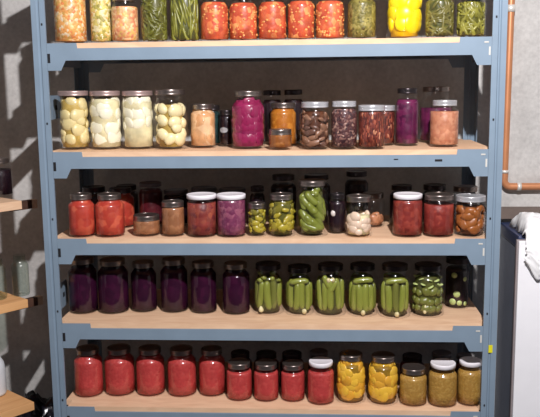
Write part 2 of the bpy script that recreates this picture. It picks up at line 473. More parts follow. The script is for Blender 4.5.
def layer_pieces(parent, prof, h, name, mname, kind, z0, z1, size, n_lay, asp=(1, .8, .85), jit=.4, gap=.8, twist=True):
    """pieces packed loosely against the glass"""
    for L in range(n_lay):
        z = h*(z0+(z1-z0)*(L+.5)/n_lay)
        R = radius_at(prof, z)-.0022
        rr = R-size*asp[1]*1.02
        n = max(4, int(2*PI*rr/(2*size*asp[0]*gap)))
        off = random.random()*6
        for k in range(n):
            a = off+2*PI*(k+random.uniform(-.2, .2))/n
            s = size*random.uniform(1-jit*.6, 1+jit*.35)
            tw = random.uniform(-.9, .9) if twist else random.uniform(-.15, .15)
            lowz = .0025+1.32*s*(asp[2]*abs(math.cos(tw))+asp[0]*abs(math.sin(tw)))*(1 if kind == 'rough' else .85)
            zz = max(min(z+random.uniform(-.5, .5)*size*jit*2, h*z1-.002), lowz)
            R2 = min(R, radius_at(prof, zz)-.0022, radius_at(prof, min(zz+s*asp[2]*.7, h*z1))-.0016)
            rad = R2-s*asp[1]*random.uniform(1.05, 1.25)
            put(parent, name, blob(random.choice(mname) if isinstance(mname, tuple) else mname, kind, random.randrange(4)), (rad*math.cos(a), rad*math.sin(a), zz),
                (Matrix.Rotation(a-PI/2, 3, 'Z') @ Matrix.Rotation(tw, 3, 'Y') @ Matrix.Rotation(random.uniform(-.2, .2), 3, 'Z')).to_euler(),
                (s*asp[0], s*asp[1], s*asp[2]))

def spears(parent, prof, h, dark, style):
    R = prof[8][0]-.0024
    mn = 'spear'
    n = 10
    w = .0112
    for k in range(n):
        a = -PI/2+2*PI*(k+.5*(style % 2))/n+random.uniform(-.1, .1)
        L = h*random.uniform(.27, .33)
        ww = w*random.uniform(.85, 1.15)
        rad = R-ww*1.25
        zc = .012+L+random.uniform(0, .006)
        lean = random.uniform(-.22, .22) if style in (0, 2) else random.uniform(-.08, .08)
        put(parent, 'pickle_spear', blob(random.choice(('spear', 'spear', 'spear_dark')), 'spear', k % 4), (rad*math.cos(a), rad*math.sin(a), zc),
            (Matrix.Rotation(a-PI/2, 3, 'Z') @ Matrix.Rotation(lean, 3, 'Y')).to_euler(), (ww, ww, L))
    if style in (3, 4, 1):          # one spear lying across the top
        for a in (-PI/2, PI/2):
            put(parent, 'pickle_spear', blob('spear', 'spear', 1), ((R-.012)*math.cos(a), (R-.012)*math.sin(a), h*.715),
                (Matrix.Rotation(a-PI/2, 3, 'Z') @ Matrix.Rotation(PI/2+.1, 3, 'Y')).to_euler(), (.009, .009, R*.68))
    if style == 2:
        for q, (a, z, l) in enumerate(((-1.9, .68, .5), (-1.35, .60, -.6), (1.2, .66, .5))):
            put(parent, 'pickle_spear', blob('spear', 'spear', q), ((R-.011)*math.cos(a), (R-.011)*math.sin(a), h*z),
                (Matrix.Rotation(a-PI/2, 3, 'Z') @ Matrix.Rotation(l, 3, 'Y')).to_euler(), (.009, .009, .022))
    if style == 0:
        for a, z in ((-2.2, .70), (-1.9, .76), (-1.2, .74), (-.6, .70), (1.0, .7), (-2.5, .82), (-1.0, .83)):
            rr = radius_at(prof, h*z)-.010
            put(parent, 'pickle_slice', blob('spear', 'rough', 1), (rr*math.cos(a), rr*math.sin(a), h*z), (a, .4, 0), (.009, .008, .008))
    cl = {0: [(-2.15, .11)], 1: [(-1.1, .08)], 2: [(-1.4, .74), (-1.75, .73)], 3: [(-1.55, .065)], 4: [(-1.45, .065)]}[style]
    for a, z in cl:
        put(parent, 'garlic_clove', blob('clove', 'clove', 0), ((R-.0085)*math.cos(a), (R-.0085)*math.sin(a), max(h*z, .013)), (0, .9 if style else 0, a), (.0108, .0092, .0105))

def bean_sticks(parent, prof, h, mname, fill, n, upright):
    """a tangle of beans: nobody could count them, one mesh"""
    mb = MB()
    R = prof[8][0]-.0022
    for i in range(n):
        a = random.random()*2*PI
        L = random.uniform(.018, .03) if not upright else random.uniform(.03, .05)
        br = random.uniform(.0034, .0048)
        z = random.uniform(.012, h*fill-.008)
        tilt = random.gauss(0, .35) if upright else random.uniform(-1.5, 1.5)
        depth = random.choice((0, 0, .004))
        pts = []
        ok = True
        for t in (-1, -.5, 0, .5, 1):
            zz = z+L*t*math.cos(tilt)
            zz = min(max(zz, .007), h*fill)
            Rz = min(R, radius_at(prof, zz)-.0022)-br-depth
            aa = a+L*t*math.sin(tilt)/max(Rz, .01)
            pts.append((Rz*math.cos(aa), Rz*math.sin(aa), zz))
        if (Vector(pts[0])-Vector(pts[-1])).length < .01: continue
        mb.tube(pts, [br*.5, br, br, br, br*.5], 7)
    o = mb.build('green_beans', M[mname], parent)
    tag(o, kind='stuff')
    return o

def kernels(parent, prof, h, fill, n):
    mb = MB()
    for i in range(n):
        a = random.random()*2*PI; z = random.uniform(.010, h*fill-.006)
        r0 = radius_at(prof, z)-.0036; s = random.uniform(.0034, .0054)
        mtx = Matrix.Translation((r0*math.cos(a), r0*math.sin(a), z)) @ Matrix.Rotation(random.random()*6, 4, 'X') @ Matrix.Diagonal((s, s*.8, s, 1))
        bmesh.ops.create_icosphere(mb.bm, subdivisions=1, radius=1, matrix=mtx)
    for f in mb.bm.faces: f.smooth = True
    o = mb.build('corn_kernels', M['corn_kernel'], parent); tag(o, kind='stuff')

def add_lid(root, r, h, lf, kind):
    rb = r*lf
    if kind in ('white', 'grey'):
        hh = .0125
        m = CAPW if kind == 'white' else CAPG
        prof = [(rb-.0012, h-hh), (rb, h-hh+.0006), (rb, h-.002), (rb-.0006, h-.0007), (rb-.002, h), (rb-.0045, h), (rb-.006, h-.0006), (0, h-.0006)]
        o = link('screw_cap', lathe('screw_cap', prof, m, 36), root)
        o['label'] = ('white' if kind == 'white' else 'grey')+' screw cap'
        return
    m = {'tin': BAND, 'dark': BANDDARK, 'silver': SILVER, 'rose': ROSE}[kind]
    hh = .0155 if kind != 'rose' else .014
    prof = [(rb-.0014, h-hh), (rb-.0002, h-hh+.0003), (rb+.0003, h-hh+.0012), (rb-.0004, h-hh+.003), (rb-.0004, h-.0075), (rb, h-.0062), (rb-.0005, h-.005),
            (rb, h-.0038), (rb-.0003, h-.0015), (rb-.0010, h-.0003), (rb-.002, h), (rb-.0048, h), (rb-.005, h-.0008)]
    link('screw_band', lathe('screw_band', prof, m, 36), root)
    rd = rb-.0052
    prof = [(rd, h-.0016), (rd, h-.0009), (rd-.002, h-.0005), (rd*.72, h-.0005), (rd*.68, h-.0011), (rd*.3, h-.0008), (0, h-.0006)]
    link('lid_disc', lathe('lid_disc', prof, m, 32), root)

# kind: neck fraction, shoulder start, shoulder end, liquid, fill, lid, group
S = {
 'relish_orange': (.84, .74, .85, 'relish_orange', .90, 'tin', 'jars of chopped relish'),
 'relish_green': (.84, .74, .85, 'relish_green', .90, 'tin', 'jars of chopped relish'),
 'relish_pink': (.84, .72, .84, 'relish_pink', .76, 'tin', 'jars of chopped relish'),
 'beans_a': (.84, .74, .85, 'brine_green', .80, 'tin', 'jars of green beans'), 'beans_b': (.84, .74, .85, 'brine_dark', .82, 'tin', 'jars of green beans'),
 'beans_c': (.84, .72, .84, 'brine_dark', .82, 'tin', 'jars of green beans'), 'beans_d': (.84, .72, .84, 'brine_green', .76, 'tin', 'jars of green beans'),
 'corn': (.84, .70, .84, 'corn', .80, 'tin', 'jars of tomato and corn'),
 'olive': (.84, .72, .84, 'olive', .86, 'tin', 'jars of chopped relish'), 'yellow': (.84, .76, .86, 'brine_gold', .88, 'tin', None),
 'potato': (.95, .80, .87, 'brine_yellow', .86, 'rose', 'jars of pale potatoes and cream pieces'),
 'cream1': (.95, .80, .87, 'brine_cream', .86, 'rose', 'jars of pale potatoes and cream pieces'),
 'cream2': (.95, .80, .87, 'brine_cream', .88, 'rose', 'jars of pale potatoes and cream pieces'),
 'egg': (.86, .72, .82, 'brine_yellow', .74, 'tin', 'jars of pale potatoes and cream pieces'),
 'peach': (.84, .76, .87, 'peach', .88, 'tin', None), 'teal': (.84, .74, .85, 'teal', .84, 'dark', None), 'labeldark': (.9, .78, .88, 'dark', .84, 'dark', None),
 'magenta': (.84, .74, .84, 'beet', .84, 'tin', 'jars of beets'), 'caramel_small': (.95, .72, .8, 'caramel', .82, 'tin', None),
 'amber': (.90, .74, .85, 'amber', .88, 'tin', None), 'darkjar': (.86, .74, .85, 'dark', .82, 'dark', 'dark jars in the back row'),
 'mushroom': (.90, .72, .84, 'brine_brown', .80, 'silver', 'silver lidded jars'), 'walnut': (.90, .74, .85, 'walnut', .84, 'silver', 'silver lidded jars'),
 'shred': (1.0, .80, .86, 'shred', .85, 'silver', 'silver lidded jars'), 'shred2': (1.0, .80, .86, 'shred', .85, 'silver', 'silver lidded jars'),
 'beetpurple': (.86, .74, .84, 'beetpurple', .80, 'dark', 'jars of beets'), 'beetclear': (.84, .72, .82, 'beetpurple', .62, 'tin', 'jars of beets'),
 'salmon': (.84, .78, .86, 'salmon', .76, 'silver', 'silver lidded jars'),
 'tomato': (.80, .72, .85, 'tomato', .90, 'tin', 'jars of red tomatoes'), 'tomato_back': (.80, .72, .85, 'tomato', .88, 'dark', 'jars of red tomatoes'),
 'darkred': (.92, .76, .85, 'darkred', .84, 'grey', 'dark jars in the back row'), 'tan_small': (.95, .72, .80, 'tan', .80, 'tin', 'jars of tan spread'),
 'tan': (.95, .78, .86, 'tan', .84, 'tin', 'jars of tan spread'), 'graylid': (.96, .8, .87, 'dark', .84, 'grey', 'grey lidded jars in the back row'),
 'reddish': (1.0, .80, .87, 'reddish', .80, 'white', 'white lidded jars'), 'mauve': (1.0, .82, .88, 'mauve', .88, 'white', 'white lidded jars'),
 'pickle_small': (.90, .80, .87, 'brine_green', .84, 'tin', 'jars of pickles'), 'pickle_slice': (.84, .76, .87, 'brine_green', .88, 'tin', 'jars of pickles'),
 'cucumber': (.82, .76, .86, 'brine_dark', .82, 'tin', 'jars of pickles'), 'grayjar': (.88, .74, .85, 'dark', .80, 'dark', None),
 'garlic': (.94, .78, .86, 'brine_cream', .52, 'tin', None), 'clearjar': (.9, .76, .86, 'tan', .32, 'tin', None),
 'redbrown_white': (.96, .80, .87, 'redbrown', .86, 'white', 'white lidded jars'), 'redbrown': (.96, .80, .86, 'redbrown', .76, 'tin', None),
 'fig': (.96, .80, .86, 'brine_brown', .74, 'silver', None), 'clearback': (.94, .78, .86, 'dark', .55, 'tin', None),
 'grape': (.82, .74, .86, 'grape', .84, 'tin', 'dark purple grape jars'),
 'spears': (.80, .72, .85, 'brine_dark', .74, 'dark', 'jars of pickles'), 'dill': (.80, .72, .85, 'brine_dark', .78, 'dark', 'jars of pickles'),
 'dill_dark': (.84, .74, .85, 'dark', .80, 'dark', 'jars of pickles'),
 'salsa': (.78, .72, .86, 'salsa', .85, 'tin', 'jars of red sauce'), 'salsa_pint': (.86, .72, .82, 'salsa', .76, 'tin', 'jars of red sauce'),
 'salsa_white': (.88, .70, .84, 'salsa', .76, 'white', 'jars of red sauce'),
 'peachq': (.76, .76, .87, 'brine_peach', .84, 'tin', 'jars of yellow peaches'),
 'mustard': (.84, .72, .82, 'mustard', .80, 'tin', 'jars of mustard coloured sauce'), 'mustard_white': (.86, .70, .83, 'mustard', .78, 'white', 'jars of mustard coloured sauce'),
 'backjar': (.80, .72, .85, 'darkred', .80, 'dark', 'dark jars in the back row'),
}
JARS = [
    ('A', -0.5500, 0.0552, 0.0454, 0.1627, 'relish_orange', 'tall jar of orange corn relish at the left end of the top shelf'),
    ('A', -0.4640, 0.0620, 0.0312, 0.1604, 'relish_green', 'narrow jar of pale yellow-green relish, second from left on the top shelf'),
    ('A', -0.3944, 0.0514, 0.0380, 0.1281, 'relish_pink', 'short jar of pinkish orange corn relish, third from left on the top shelf'),
    ('A', -0.3116, 0.0500, 0.0380, 0.1547, 'beans_a', 'jar of dark green beans right beside the pinkish relish on the top shelf'),
    ('A', -0.2280, 0.0578, 0.0416, 0.1543, 'beans_b', 'jar of upright green beans next to the tomato and corn jars, top shelf'),
    ('A', -0.1459, 0.0643, 0.0395, 0.1323, 'corn1', 'jar of red tomato and corn salsa beside the upright green beans, top shelf'),
    ('A', -0.0657, 0.0715, 0.0396, 0.1289, 'corn2', 'second of the five tomato and corn jars counted from the left, top shelf'),
    ('A', 0.0151, 0.0740, 0.0394, 0.1304, 'corn3', 'middle one of the five tomato and corn jars on the top shelf'),
    ('A', 0.0945, 0.0750, 0.0379, 0.1319, 'corn4', 'fourth of the five tomato and corn jars counted from the left, top shelf'),
    ('A', 0.1745, 0.0796, 0.0402, 0.1307, 'corn5', 'jar of tomato and yellow corn beside the olive brown jar, top shelf'),
    ('A', 0.2620, 0.0745, 0.0405, 0.1311, 'olive', 'jar of olive brown relish left of the bright yellow jar, top shelf'),
    ('A', 0.3789, 0.0760, 0.0497, 0.1602, 'yellow', 'big jar of bright yellow fruit on the top shelf'),
    ('A', 0.4710, 0.0500, 0.0399, 0.1280, 'beans_c', 'jar of olive green beans just right of the bright yellow jar, top shelf'),
    ('A', 0.5546, 0.0503, 0.0402, 0.1222, 'beans_d', 'jar of brighter green beans at the right end of the top shelf'),
    ('B', -0.5664, 0.0990, 0.0457, 0.1683, 'potato', 'jar of pale yellow potatoes at the left end of the second shelf'),
    ('B', -0.4731, 0.0990, 0.0463, 0.1672, 'cream1', 'jar of cream coloured pieces, second from left on the second shelf'),
    ('B', -0.3786, 0.0990, 0.0464, 0.1662, 'cream2', 'jar of cream coloured pieces, third from left on the second shelf'),
    ('B', -0.2812, 0.0858, 0.0497, 0.1695, 'egg', 'jar of round whole pale potatoes with a clear headspace, second shelf'),
    ('B', -0.1937, 0.1214, 0.0395, 0.1267, 'peach', 'short jar of peach coloured fruit beside the round potatoes, second shelf'),
    ('B', -0.1746, 0.2000, 0.0253, 0.1208, 'teal', 'dark teal jar mostly hidden behind the short peach coloured jar, second shelf'),
    ('B', -0.1294, 0.1600, 0.0217, 0.1066, 'labeldark', 'dark jar with a grey oval label left of the magenta jar, second shelf'),
    ('B', -0.0583, 0.0821, 0.0472, 0.1628, 'magenta', 'tall jar of bright magenta pickled beets on the second shelf'),
    ('B', 0.0355, 0.0359, 0.0329, 0.0566, 'caramel_small', 'tiny jar of caramel brown preserve at the front edge of the second shelf'),
    ('B', 0.0390, 0.1520, 0.0392, 0.1268, 'amber', 'amber orange jar standing behind the tiny caramel jar, second shelf'),
    ('B', 0.0663, 0.2500, 0.0322, 0.1629, 'darkjar', 'dark jar rising behind the right side of the amber jar, second shelf'),
    ('B', 0.0015, 0.2500, 0.0314, 0.1621, 'darkjar', 'dark jar behind the gap between magenta and amber jars, second shelf'),
    ('B', 0.1322, 0.0461, 0.0423, 0.1305, 'mushroom', 'silver lidded jar of pale brown mushroom pieces, second shelf'),
    ('B', 0.2130, 0.0413, 0.0372, 0.1320, 'walnut', 'silver lidded jar of purplish brown pieces right of the mushrooms, second shelf'),
    ('B', 0.2890, 0.0408, 0.0376, 0.1204, 'shred', 'silver lidded jar of reddish brown shreds at the front of the second shelf'),
    ('B', 0.3327, 0.1580, 0.0322, 0.1158, 'shred2', 'reddish brown jar half hidden behind the jar of reddish shreds, second shelf'),
    ('B', 0.3972, 0.1404, 0.0334, 0.1645, 'beetpurple', 'tall jar of purple beets right of the silver lidded jars, second shelf'),
    ('B', 0.4967, 0.2620, 0.0480, 0.1669, 'beetclear', 'tall purple jar with clear headspace behind the salmon coloured jar, second shelf'),
    ('B', 0.4966, 0.0959, 0.0405, 0.1303, 'salmon', 'short silver lidded jar of salmon pink contents at the right end, second shelf'),
    ('C', -0.5414, 0.0428, 0.0385, 0.1230, 'tomato', 'jar of red tomatoes at the left end of the third shelf'),
    ('C', -0.4595, 0.0464, 0.0422, 0.1227, 'tomato', 'jar of red tomatoes, second from left in the front row, third shelf'),
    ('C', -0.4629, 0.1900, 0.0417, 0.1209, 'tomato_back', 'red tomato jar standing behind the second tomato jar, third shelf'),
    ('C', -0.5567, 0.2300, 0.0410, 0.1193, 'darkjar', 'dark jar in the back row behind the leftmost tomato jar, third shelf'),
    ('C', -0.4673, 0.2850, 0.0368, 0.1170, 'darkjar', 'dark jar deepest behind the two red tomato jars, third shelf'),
    ('C', -0.3714, 0.2000, 0.0369, 0.1362, 'darkred', 'dark red jar with a grey lid behind the squat tan jar, third shelf'),
    ('C', -0.3558, 0.0555, 0.0396, 0.0597, 'tan_small', 'squat jar of tan spread in front of the dark red jar, third shelf'),
    ('C', -0.2761, 0.0481, 0.0333, 0.1005, 'tan', 'slim jar of tan spread right of the squat tan jar, third shelf'),
    ('C', -0.2963, 0.2150, 0.0385, 0.1110, 'graylid', 'grey lidded jar behind the slim tan jar, third shelf'),
    ('C', -0.1922, 0.0460, 0.0426, 0.1208, 'reddish', 'white lidded jar of reddish orange preserve, third shelf'),
    ('C', -0.2072, 0.2050, 0.0402, 0.1195, 'graylid', 'grey lidded jar behind the reddish orange white lidded jar, third shelf'),
    ('C', -0.1069, 0.0448, 0.0415, 0.1207, 'mauve', 'white lidded jar of mauve purple preserve, third shelf'),
    ('C', -0.1203, 0.2050, 0.0425, 0.1157, 'graylid', 'grey lidded jar behind the mauve white lidded jar, third shelf'),
    ('C', -0.0339, 0.0439, 0.0276, 0.0952, 'pickle_small', 'small narrow jar of yellow green pickle slices, third shelf'),
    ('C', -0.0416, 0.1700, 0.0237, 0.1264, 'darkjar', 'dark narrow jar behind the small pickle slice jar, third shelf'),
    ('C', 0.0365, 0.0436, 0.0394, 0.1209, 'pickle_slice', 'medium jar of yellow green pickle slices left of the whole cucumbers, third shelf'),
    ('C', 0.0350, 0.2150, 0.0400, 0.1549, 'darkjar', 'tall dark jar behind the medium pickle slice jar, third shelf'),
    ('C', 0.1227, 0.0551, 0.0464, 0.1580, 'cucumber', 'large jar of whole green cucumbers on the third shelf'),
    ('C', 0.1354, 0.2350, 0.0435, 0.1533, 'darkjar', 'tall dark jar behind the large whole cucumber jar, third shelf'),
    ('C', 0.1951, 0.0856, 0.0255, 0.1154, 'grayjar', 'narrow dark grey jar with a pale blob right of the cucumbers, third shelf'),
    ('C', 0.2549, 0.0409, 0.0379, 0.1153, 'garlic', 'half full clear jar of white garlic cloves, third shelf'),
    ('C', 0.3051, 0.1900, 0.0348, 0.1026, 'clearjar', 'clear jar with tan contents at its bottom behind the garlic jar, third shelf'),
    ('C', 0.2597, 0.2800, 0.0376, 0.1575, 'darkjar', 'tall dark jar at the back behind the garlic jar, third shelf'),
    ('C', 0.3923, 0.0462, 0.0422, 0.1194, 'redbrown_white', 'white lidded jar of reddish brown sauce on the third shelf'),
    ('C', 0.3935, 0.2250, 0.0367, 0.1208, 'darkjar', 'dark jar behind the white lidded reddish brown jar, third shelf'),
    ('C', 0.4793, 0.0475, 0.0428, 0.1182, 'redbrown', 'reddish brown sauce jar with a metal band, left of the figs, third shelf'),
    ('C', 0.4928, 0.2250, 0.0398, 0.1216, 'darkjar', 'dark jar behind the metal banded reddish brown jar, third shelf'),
    ('C', 0.5665, 0.0470, 0.0432, 0.1140, 'fig', 'jar of amber figs at the right end of the third shelf'),
    ('C', 0.5830, 0.2200, 0.0381, 0.1173, 'clearback', 'clear topped jar behind the amber fig jar, third shelf'),
    ('D', -0.5732, 0.1250, 0.0436, 0.1660, 'grape', 'dark purple grape jar at the left end of the fourth shelf'),
    ('D', -0.4816, 0.1300, 0.0469, 0.1611, 'grape', 'second dark purple grape jar from the left, fourth shelf'),
    ('D', -0.3905, 0.1431, 0.0394, 0.1511, 'grape', 'third dark purple grape jar from the left, fourth shelf'),
    ('D', -0.2969, 0.1424, 0.0421, 0.1605, 'grape', 'fourth dark purple grape jar from the left, fourth shelf'),
    ('D', -0.2057, 0.1320, 0.0401, 0.1538, 'grape', 'fifth dark purple grape jar from the left, fourth shelf'),
    ('D', -0.1062, 0.1253, 0.0417, 0.1521, 'grape', 'dark purple grape jar standing right beside the first pickle jar, fourth shelf'),
    ('D', -0.0094, 0.1289, 0.0474, 0.1495, 'spears0', 'jar of pickles with a garlic clove beside the purple jars, fourth shelf'),
    ('D', 0.0841, 0.1226, 0.0443, 0.1430, 'spears1', 'second jar of pickle spears from the left, fourth shelf'),
    ('D', 0.1764, 0.1165, 0.0470, 0.1504, 'spears2', 'middle jar of pickle spears, third of five, fourth shelf'),
    ('D', 0.2707, 0.1162, 0.0456, 0.1510, 'spears3', 'fourth jar of pickle spears from the left, fourth shelf'),
    ('D', 0.3642, 0.1027, 0.0474, 0.1540, 'spears4', 'jar of pickle spears left of the dill slice jar, fourth shelf'),
    ('D', 0.4618, 0.1158, 0.0489, 0.1509, 'dill', 'jar of sliced pickles with pale green slices on top, fourth shelf'),
    ('D', 0.5621, 0.2001, 0.0412, 0.1519, 'dill_dark', 'dark jar with a few pale slices at the right end, fourth shelf'),
    ('E', -0.5617, 0.1000, 0.0441, 0.1456, 'salsa', 'tall jar of red sauce at the left end of the bottom shelf'),
    ('E', -0.4689, 0.1145, 0.0461, 0.1435, 'salsa', 'second tall jar of red sauce from the left, bottom shelf'),
    ('E', -0.3732, 0.1140, 0.0439, 0.1434, 'salsa', 'middle one of the five tall red sauce jars, bottom shelf'),
    ('E', -0.2759, 0.1131, 0.0444, 0.1428, 'salsa', 'fourth tall jar of red sauce from the left, bottom shelf'),
    ('E', -0.1837, 0.1158, 0.0408, 0.1419, 'salsa', 'tall red sauce jar right beside the first short one, bottom shelf'),
    ('E', -0.0970, 0.0816, 0.0388, 0.1134, 'salsa_pint', 'short red sauce jar right beside the tall ones, bottom shelf'),
    ('E', -0.0160, 0.0780, 0.0378, 0.1126, 'salsa_pint', 'middle one of the three short metal banded red sauce jars, bottom shelf'),
    ('E', 0.0639, 0.0778, 0.0365, 0.1122, 'salsa_pint', 'short red sauce jar just left of the white lidded one, bottom shelf'),
    ('E', 0.1471, 0.0610, 0.0400, 0.1258, 'salsa_white', 'white lidded jar of red sauce left of the yellow peaches, bottom shelf'),
    ('E', 0.2361, 0.0767, 0.0450, 0.1437, 'peachq', 'jar of yellow peaches beside the white lidded red jar, bottom shelf'),
    ('E', 0.3302, 0.0690, 0.0455, 0.1424, 'peachq', 'jar of yellow peaches beside the mustard coloured jars, bottom shelf'),
    ('E', 0.4175, 0.0597, 0.0407, 0.1101, 'mustard', 'mustard coloured sauce jar with a metal band, bottom shelf'),
    ('E', 0.5025, 0.0566, 0.0423, 0.1258, 'mustard_white', 'white lidded mustard coloured jar beside the metal banded one, bottom shelf'),
    ('E', 0.5830, 0.0646, 0.0374, 0.1304, 'mustard_white', 'white lidded mustard coloured jar against the right post, bottom shelf'),
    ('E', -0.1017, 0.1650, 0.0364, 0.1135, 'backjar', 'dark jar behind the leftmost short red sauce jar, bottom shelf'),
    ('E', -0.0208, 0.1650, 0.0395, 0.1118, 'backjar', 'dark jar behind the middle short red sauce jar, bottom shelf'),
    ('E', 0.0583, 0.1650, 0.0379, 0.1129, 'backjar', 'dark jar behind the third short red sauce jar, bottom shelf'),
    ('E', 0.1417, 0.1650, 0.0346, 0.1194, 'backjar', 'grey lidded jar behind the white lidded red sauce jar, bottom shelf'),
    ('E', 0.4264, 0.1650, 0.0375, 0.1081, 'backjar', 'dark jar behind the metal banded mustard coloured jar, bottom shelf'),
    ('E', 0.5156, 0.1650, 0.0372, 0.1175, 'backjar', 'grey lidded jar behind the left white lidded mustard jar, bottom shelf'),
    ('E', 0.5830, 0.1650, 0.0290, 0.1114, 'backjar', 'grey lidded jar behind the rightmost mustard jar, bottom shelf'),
]

def make_jar(row, x, y, r, h, kind, label):
    base = kind
    for p in ('corn', 'spears'):
        if kind.startswith(p): base = p
    lf, s0, s1, liq, fill, lid, group = S[base]
    if row == 'E' and kind == 'backjar' and 'grey lidded' in label: lid = 'grey'
    root = empty('canning_jar', (x, y, SHZ[row]+.0002), 0)
    tag(root, label, 'jar', group)
    prof = jar_profile(r, h, lf, s0, s1)
    link('glass', lathe('glass', prof, GLASS, 40), root)
    core = {'beans_a': .0065, 'beans_b': .0065, 'beans_c': .0065, 'beans_d': .0065, 'potato': .010, 'cream1': .006, 'cream2': .006, 'egg': .016, 'yellow': .013, 'mushroom': .010,
            'pickle_small': .008, 'pickle_slice': .010, 'cucumber': .016, 'garlic': .007, 'fig': .013, 'spears': .014, 'dill': .012, 'dill_dark': .007, 'peachq': .008,
            'magenta': .0045, 'clearjar': .008, 'peach': .0045}.get(base, .0018)
    c = link('contents', lathe('contents', inner_profile(prof, fill, h, core), M[liq], 40), root)
    if base == 'potato': layer_pieces(c, prof, h, 'potato', 'potato', 'blob', .06, .86, .021, 5, (1.1, .55, .9))
    elif base == 'cream1': layer_pieces(c, prof, h, 'cream_piece', 'cream', 'blob', .14, .86, .024, 4, (1.1, .4, 1.1), .5, .7)
    elif base == 'cream2': layer_pieces(c, prof, h, 'cream_piece', 'cream', 'blob', .34, .86, .021, 3, (1.0, .4, 1.3), .5, .75)
    elif base == 'egg': layer_pieces(c, prof, h, 'potato', 'egg', 'blob', .02, .76, .022, 4, (1.1, .7, .9), .5, .78)
    elif base == 'yellow': layer_pieces(c, prof, h, 'fruit_half', 'gold', 'blob', .14, .88, .026, 4, (1.1, .5, 1.1), .4, .7)
    elif base == 'magenta': layer_pieces(c, prof, h, 'beet_piece', 'beet_piece', 'rough', .03, .82, .014, 6, (1.2, .3, 1.3), .5, .65)
    elif base == 'mushroom': layer_pieces(c, prof, h, 'mushroom_piece', ('mushroom', 'mushroom', 'mushroom_dark'), 'rough', .03, .78, .0115, 6, (1.6, .6, .8), .7, .75)
    elif base == 'garlic': layer_pieces(c, prof, h, 'garlic_clove', 'garlic', 'blob', .02, .54, .0145, 3, (1.1, .6, 1.0), .6, .65)
    elif base == 'fig': layer_pieces(c, prof, h, 'fig_piece', 'fig', 'rough', .05, .73, .0155, 4, (1.2, .6, .9), .5, .7)
    elif base == 'peachq': layer_pieces(c, prof, h, 'peach_slice', ('peach_half', 'peach_half', 'peach_deep'), 'blob', .17, .86, .0165, 6, (1.3, .5, 1.25), .5, .52)
    elif base == 'peach': layer_pieces(c, prof, h, 'peach_slice', 'peach_bit', 'slice', .04, .84, .016, 5, (1.25, .45, 1.4), .5, .6)
    elif base == 'pickle_small': layer_pieces(c, prof, h, 'pickle_slice', ('slice', 'slice', 'slice_dark'), 'rough', .04, .84, .0095, 6, (1.2, .5, .9), .8, .7)
    elif base == 'pickle_slice': layer_pieces(c, prof, h, 'pickle_slice', ('slice', 'slice', 'slice', 'slice_dark'), 'rough', .03, .86, .0135, 6, (1.3, .5, .8), .8, .7)
    elif base == 'cucumber':
        R = r-.0026
        for a, z, l, L, w in ((-1.85, .56, -.75, .040, .0118), (-1.25, .44, -.75, .044, .0118), (-1.05, .70, -.6, .033, .0112), (-2.2, .34, -.7, .036, .0118), (-1.5, .20, -.8, .038, .0112),
                              (-.75, .24, -.4, .030, .011), (-1.15, .18, -.9, .030, .011), (-1.75, .08, -1.2, .03, .0105), (-.65, .5, -.5, .036, .011), (-2.35, .14, -.5, .026, .011), (-1.6, .68, -.75, .030, .011), (-2.5, .62, -.3, .03, .011), (.3, .5, .5, .04, .0118), (1.2, .4, -.5, .042, .0118), (2.1, .55, .4, .04, .0118), (1.6, .7, .3, .03, .011), (2.9, .3, .2, .036, .0118)):
            rad = R-w*1.35
            put(c, 'cucumber', blob('cucumber', 'cuke', int(L*1000) % 4), (rad*math.cos(a), rad*math.sin(a), max(h*z, .004+L*.82*abs(math.cos(l))+w*1.3*abs(math.sin(l))+.003)),
                (Matrix.Rotation(a-PI/2, 3, 'Z') @ Matrix.Rotation(-l, 3, 'Y')).to_euler(), (w, w, L*.82))
        for a, z in ((-1.25, .78), (-1.0, .84), (.8, .8)):
            rr = radius_at(prof, h*z)-.012
            put(c, 'cucumber', blob('cucumber', 'blob', 2), (rr*math.cos(a), rr*math.sin(a), h*z), (0, 0, a), (.0105, .0105, .011))
    elif base == 'spears': spears(c, prof, h, False, int(kind[-1]))
    elif base == 'dill':
        layer_pieces(c, prof, h, 'pickle_slice', 'dill_slice', 'disc', .56, .80, .0085, 2, (1.0, 1.0, .8), .5, 1.5)
        layer_pieces(c, prof, h, 'pickle_slice', 'spear_dark', 'rough', .05, .56, .012, 3, (1.1, .7, 1.0), .4)
        put(c, 'garlic_clove', blob('clove', 'clove', 0), (-.012, -r+.010, h*.16), (0, 0, 0), (.007, .006, .014))
    elif base == 'dill_dark':
        for a, z, s_ in ((-2.0, .68, .0085), (-1.75, .30, .010), (-2.1, .14, .010), (-1.5, .12, .008), (-1.0, .6, .007), (-.9, .1, .007)):
            put(c, 'pickle_slice', blob('dill_slice', 'disc', 0), ((r-.0075)*math.cos(a), (r-.0075)*math.sin(a), max(h*z, .015)),
                (Matrix.Rotation(a-PI/2, 3, 'Z') @ Matrix.Rotation(PI/2, 3, 'X')).to_euler(), (s_, s_, .006))
    elif base == 'grayjar':
        put(c, 'pale_piece', blob('pale_blob', 'blob', 1), (-.009, -r+.0085, h*.52), (0, .4, .3), (.010, .007, .011))
    elif base == 'clearjar': layer_pieces(c, prof, h, 'tan_piece', 'tan_bit', 'rough', .05, .32, .011, 2, (1.2, .6, .9))
    elif base.startswith('beans'):
        bean_sticks(c, prof, h, {'a': 'bean_dark', 'b': 'bean', 'c': 'bean_olive', 'd': 'bean_bright'}[base[-1]], fill, 150 if base != 'beans_b' else 75, base == 'beans_b')
    elif base == 'corn': kernels(c, prof, h, fill, {'corn1': 45, 'corn2': 75, 'corn3': 50, 'corn4': 60, 'corn5': 110}[kind])
